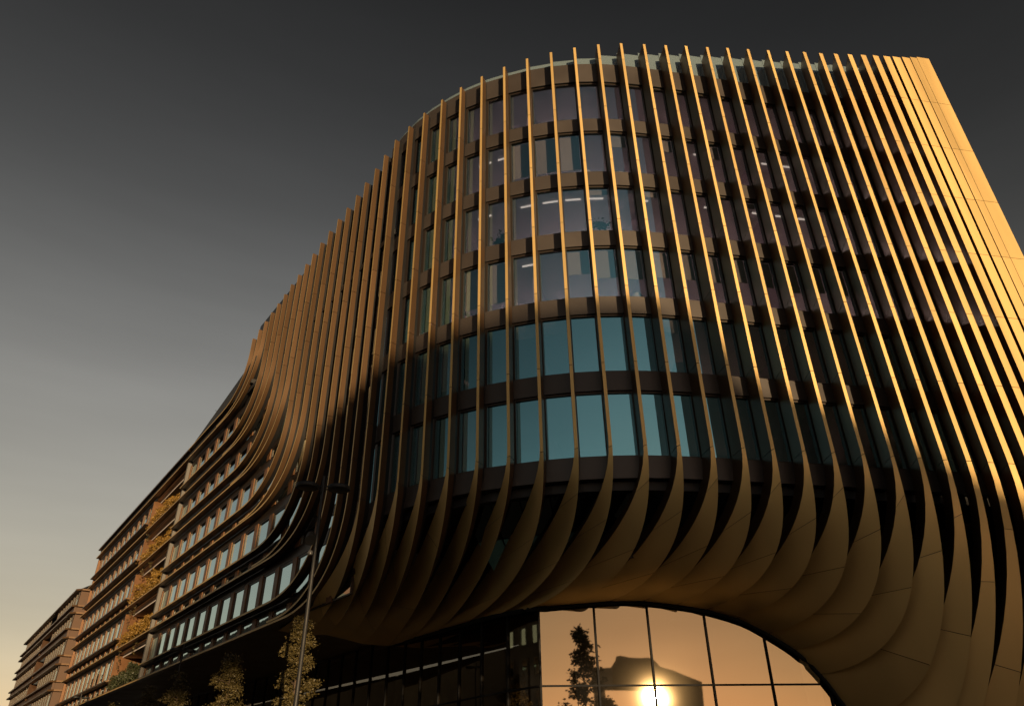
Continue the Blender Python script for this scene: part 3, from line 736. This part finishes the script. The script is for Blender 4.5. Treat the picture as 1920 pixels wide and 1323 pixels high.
def chair(s, k, label, inn=.9):
    a = MB(); a.box(-.23,.23,-.23,.23,.43,.48); b = MB(); b.box(-.22,.22,.2,.24,.55,1.0); c = MB(); c.tube([(0,0,.05),(0,0,.43)], .03, 8)
    f = MB()
    for q in range(5): t = q*2*pi/5; f.tube([(0,0,.07),(cos(t)*.3, sin(t)*.3, .03)], .02, 6)
    g = MB(); g.box(-.02,.02,.2,.235,.44,.6)
    thing('office_chair', inside(s, k, inn), label, 'chair', [('seat', a, 'white_paint'), ('backrest', b, 'white_paint'), ('column', c, 'pole'), ('base', f, 'pole'), ('bracket', g, 'pole')], random.uniform(0, 6))
def potplant(s, k, label, inn=.9):
    o = empty('potted_plant', inside(s, k, inn)); tag(o, label, 'plant')
    a = MB(); a.lathe([(.16,0),(.2,.4),(.18,.4)], 16); local_part('pot', a.mesh('pot', 'white_paint', R(40)), o)
    f = MB(); leaves(f, (0,0,.85), .5, .5, .45, 420, .16, 9); st = MB(); st.tube([(0,0,.38),(0,0,.9)], .02, 6)
    local_part('stem', st.mesh('stem', 'bark'), o); local_part('foliage', f.mesh('foliage', 'leaf_dark'), o)
desk(75.1, 4, 'white desk behind the fifth-storey window at the bulge')
chair(74.6, 4, 'white office chair beside the fifth-storey desk')
desk_lamp(inside(76.4, 4, .6, .02), 'white dome lamp in the fifth-storey window right of the desk')
desk_lamp(inside(76.5, 2, .6, .02), 'white dome lamp in the third-storey window', s=1.1)
desk_lamp(inside(77.4, 3, .6, .02), 'orange shaded lamp in the fourth-storey window', 'plastic_orange')
potplant(75.2, 3, 'leafy potted plant in the fourth-storey window at the bulge')
potplant(70.3, 3, 'leafy potted plant in the fourth-storey window left of the bulge')
desk(73.8, 3, 'white desk behind the fourth-storey window')
desk(73.9, 0, 'white desk behind the lowest row of tall windows')
desk_lamp(inside(78.0, 1, .7, .02), 'tall white lamp in the second-storey window', s=1.5)
desk_lamp(inside(83.4, 1, .5, .02), 'small white lamp in the second-storey window far right')
mb = MB(); mb.tube([(0,0,0),(0,0,1.1)], .02, 6); m2 = MB(); m2.tube([(0,0,1.05),(-.5,.2,1.2)], .015, 6)
thing('roof_antenna', w3(-58.2, OL+.6, 27.5), 'thin antenna on the dark attic above the window run', 'antenna', [('mast', mb, 'pole'), ('boom', m2, 'pole')])
mb = MB(); mb.tube([(0,0,0),(0,0,1.1),(2.0,.2,1.1),(2.0,.2,0)], .03, 6); thing('roof_railing', w3(U_CL+1.2, OL+1.2, 26.75), 'small pipe railing at the far end of the lower roof', 'railing', [('rail', mb, 'pole')], WROT)

# ================================================================== across the street (behind the camera)
def block(name, label, pts_plan, z0, z1, wall, win=None, rows=(), roof=None):
    o = empty(name, (*pts_plan[0], 0)); tag(o, label, 'building')
    m = MB(); m.quadbox(*pts_plan, z0, z1); part('wall', m.mesh('wall', wall), o)
    if roof:
        A, Bq, C, Dq = [Vector(p) for p in pts_plan]; m = MB(); r0 = (A+Dq)/2; r1 = (Bq+C)/2
        m.add([(*A,z1+.01),(*Bq,z1+.01),(*C,z1+.01),(*Dq,z1+.01),(*r0,z1+roof),(*r1,z1+roof)], [(0,1,5,4),(2,3,4,5),(0,4,3),(1,2,5),(0,3,2,1)])
        part('roof', m.mesh('roof', 'roof_tile'), o)
    if win:
        A, Bq = Vector(pts_plan[0]), Vector(pts_plan[1]); t = (Bq-A).normalized(); n = Vector((t.y, -t.x)) if win > 0 else Vector((-t.y, t.x)); L = (Bq-A).length
        q = 2.0
        while q < L-1.5:
            for z in rows:
                p = A+t*q
                f = MB(); f.quadbox(tuple(p-t*.75), tuple(p+t*.75), tuple(p+t*.75+n*.12), tuple(p-t*.75+n*.12), z-.2, z+2.45)
                w = part('window', f.mesh('surround', 'stone_trim'), o)
                f = MB(); f.quadbox(tuple(p-t*.5+n*.121), tuple(p+t*.5+n*.121), tuple(p+t*.5+n*.14), tuple(p-t*.5+n*.14), z, z+2.1); part('pane', f.mesh('pane', 'pane_wing'), w)
            q += 3.0
    return o
block('tenement_house', 'old rendered tenement with framed windows across the street', [wp(-70,-24), wp(-6,-24), wp(-6,-36), wp(-70,-36)], 0, 15.0, 'render_wall', -1, (1.2, 5.0, 8.8, 12.0), 3)
block('corner_house', 'taller old corner house beyond the tenement across the street', [wp(-118,-24.2), wp(-70.3,-24.2), wp(-70.3,-36), wp(-118,-36)], 0, 25.0, 'stone_trim', -1, (1.2, 5.2, 9.2, 13.2, 17.2, 21.0), 3)
block('end_house', 'farthest plain house across the street', [wp(-420,-24), wp(-118.3,-24), wp(-118.3,-36), wp(-420,-36)], 0, 29.0, 'render_wall', None, (), 3)
# unseen shadow caster for the facade, laid out along the sun direction
SH = Vector((sin(R(SUN_AZ)), cos(R(SUN_AZ)))); LT = Vector((SH.y, -SH.x))
def sp(lat, sh): p = SH*sh+LT*lat; return (p.x, p.y)
# added gate shape: its span shades the facade, the opening lets the sun through
sil = [(6.8,35.4),(3.8,35.6),(.9,35.7),(-1.2,38.2),(-1.8,39.7),(-3.4,40.0),(-7,39.5),(-13.1,39.4),(-14.8,39.0),(-17.7,35.4),(-22,33.8),(-25.2,32.1),(-31,29.4)]
BZ, GS0, GS1 = 28.7, 231.0, 243.0
RB = empty('shadow_gate', (*sp(-14, 237), 0)); tag(RB, 'added gate-shaped shadow caster, unseen far behind the viewpoint', 'building')
v, f = [], []
for (la, z) in sil:
    for sh_ in (GS0, GS1): v += [(*sp(la, sh_), BZ), (*sp(la, sh_), z)]
n_ = len(sil)
for i in range(n_-1):
    a, b = 4*i, 4*(i+1)
    f += [(a, b, b+1, a+1), (a+2, a+3, b+3, b+2), (a+1, b+1, b+3, a+3), (a, a+2, b+2, b)]
f += [(0, 1, 3, 2), (4*n_-4, 4*n_-2, 4*n_-1, 4*n_-3)]
part('shadow_span', mk('shadow_span', v, f, 'concrete'), RB)
m = MB(); m.quadbox(sp(-16.6,GS0+.2), sp(-31,GS0+.2), sp(-31,GS1-.2), sp(-16.6,GS1-.2), -.15, BZ-.01); part('shadow_leg', m.mesh('shadow_leg', 'concrete'), RB)
m = MB(); m.quadbox(sp(6.7,GS0+.2), sp(4.7,GS0+.2), sp(4.7,GS1-.2), sp(6.7,GS1-.2), -.15, BZ-.01); part('pylon', m.mesh('pylon', 'concrete'), RB)
block('far_block', 'long flat office slab far across the square behind the viewpoint', [sp(-27,182), sp(-62,182), sp(-62,196), sp(-27,196)], -.15, 9.5, 'render_wall', None, (), 3.5)
tree((11.6, -5.2, -.15), 12.2, 2.4, 'tall dark tree on the square behind the viewpoint', 'leaf_dark', n=4200, lsize=.32)
tree((18.6, -23, -.15), 8.2, 2.6, 'broad dark tree farther off behind the viewpoint', 'leaf_dark', n=3200, lsize=.34)
block('low_house', 'small tile-roofed house far across the square behind the viewpoint', [(38,-62),(58,-54),(61,-62),(41,-70)], -.15, 6.5, 'render_wall', None, (), 3)

# unseen city blocks, added to cut the horizon glow on the facade
def pol(az, r): return (sin(R(az))*r, cos(R(az))*r)
for nm, lab, a0, a1, r0, r1, h, rf in (('glow_screen_row', 'unseen office row added to cut the horizon glow beside the sunset gap', 100, 126, 74, 86, 23.0, 2.5),
        ('glow_screen_east', 'unseen house added to cut the horizon glow east of the square', 58, 98, 62, 76, 27.0, 3),
        ('glow_screen_south', 'unseen long block added to cut the horizon glow south of the square', 170, 200, 70, 84, 16.0, 3.5),
        ('glow_screen_southwest', 'unseen block added to cut the horizon glow southwest of the square', 202, 228, 66, 80, 18.0, 3),):
    block(nm, lab, [pol(a0, r0), pol(a1, r0), pol(a1, r1), pol(a0, r1)], -.15, h, 'render_wall', -1, (1.5, 5.2, 8.9), rf)
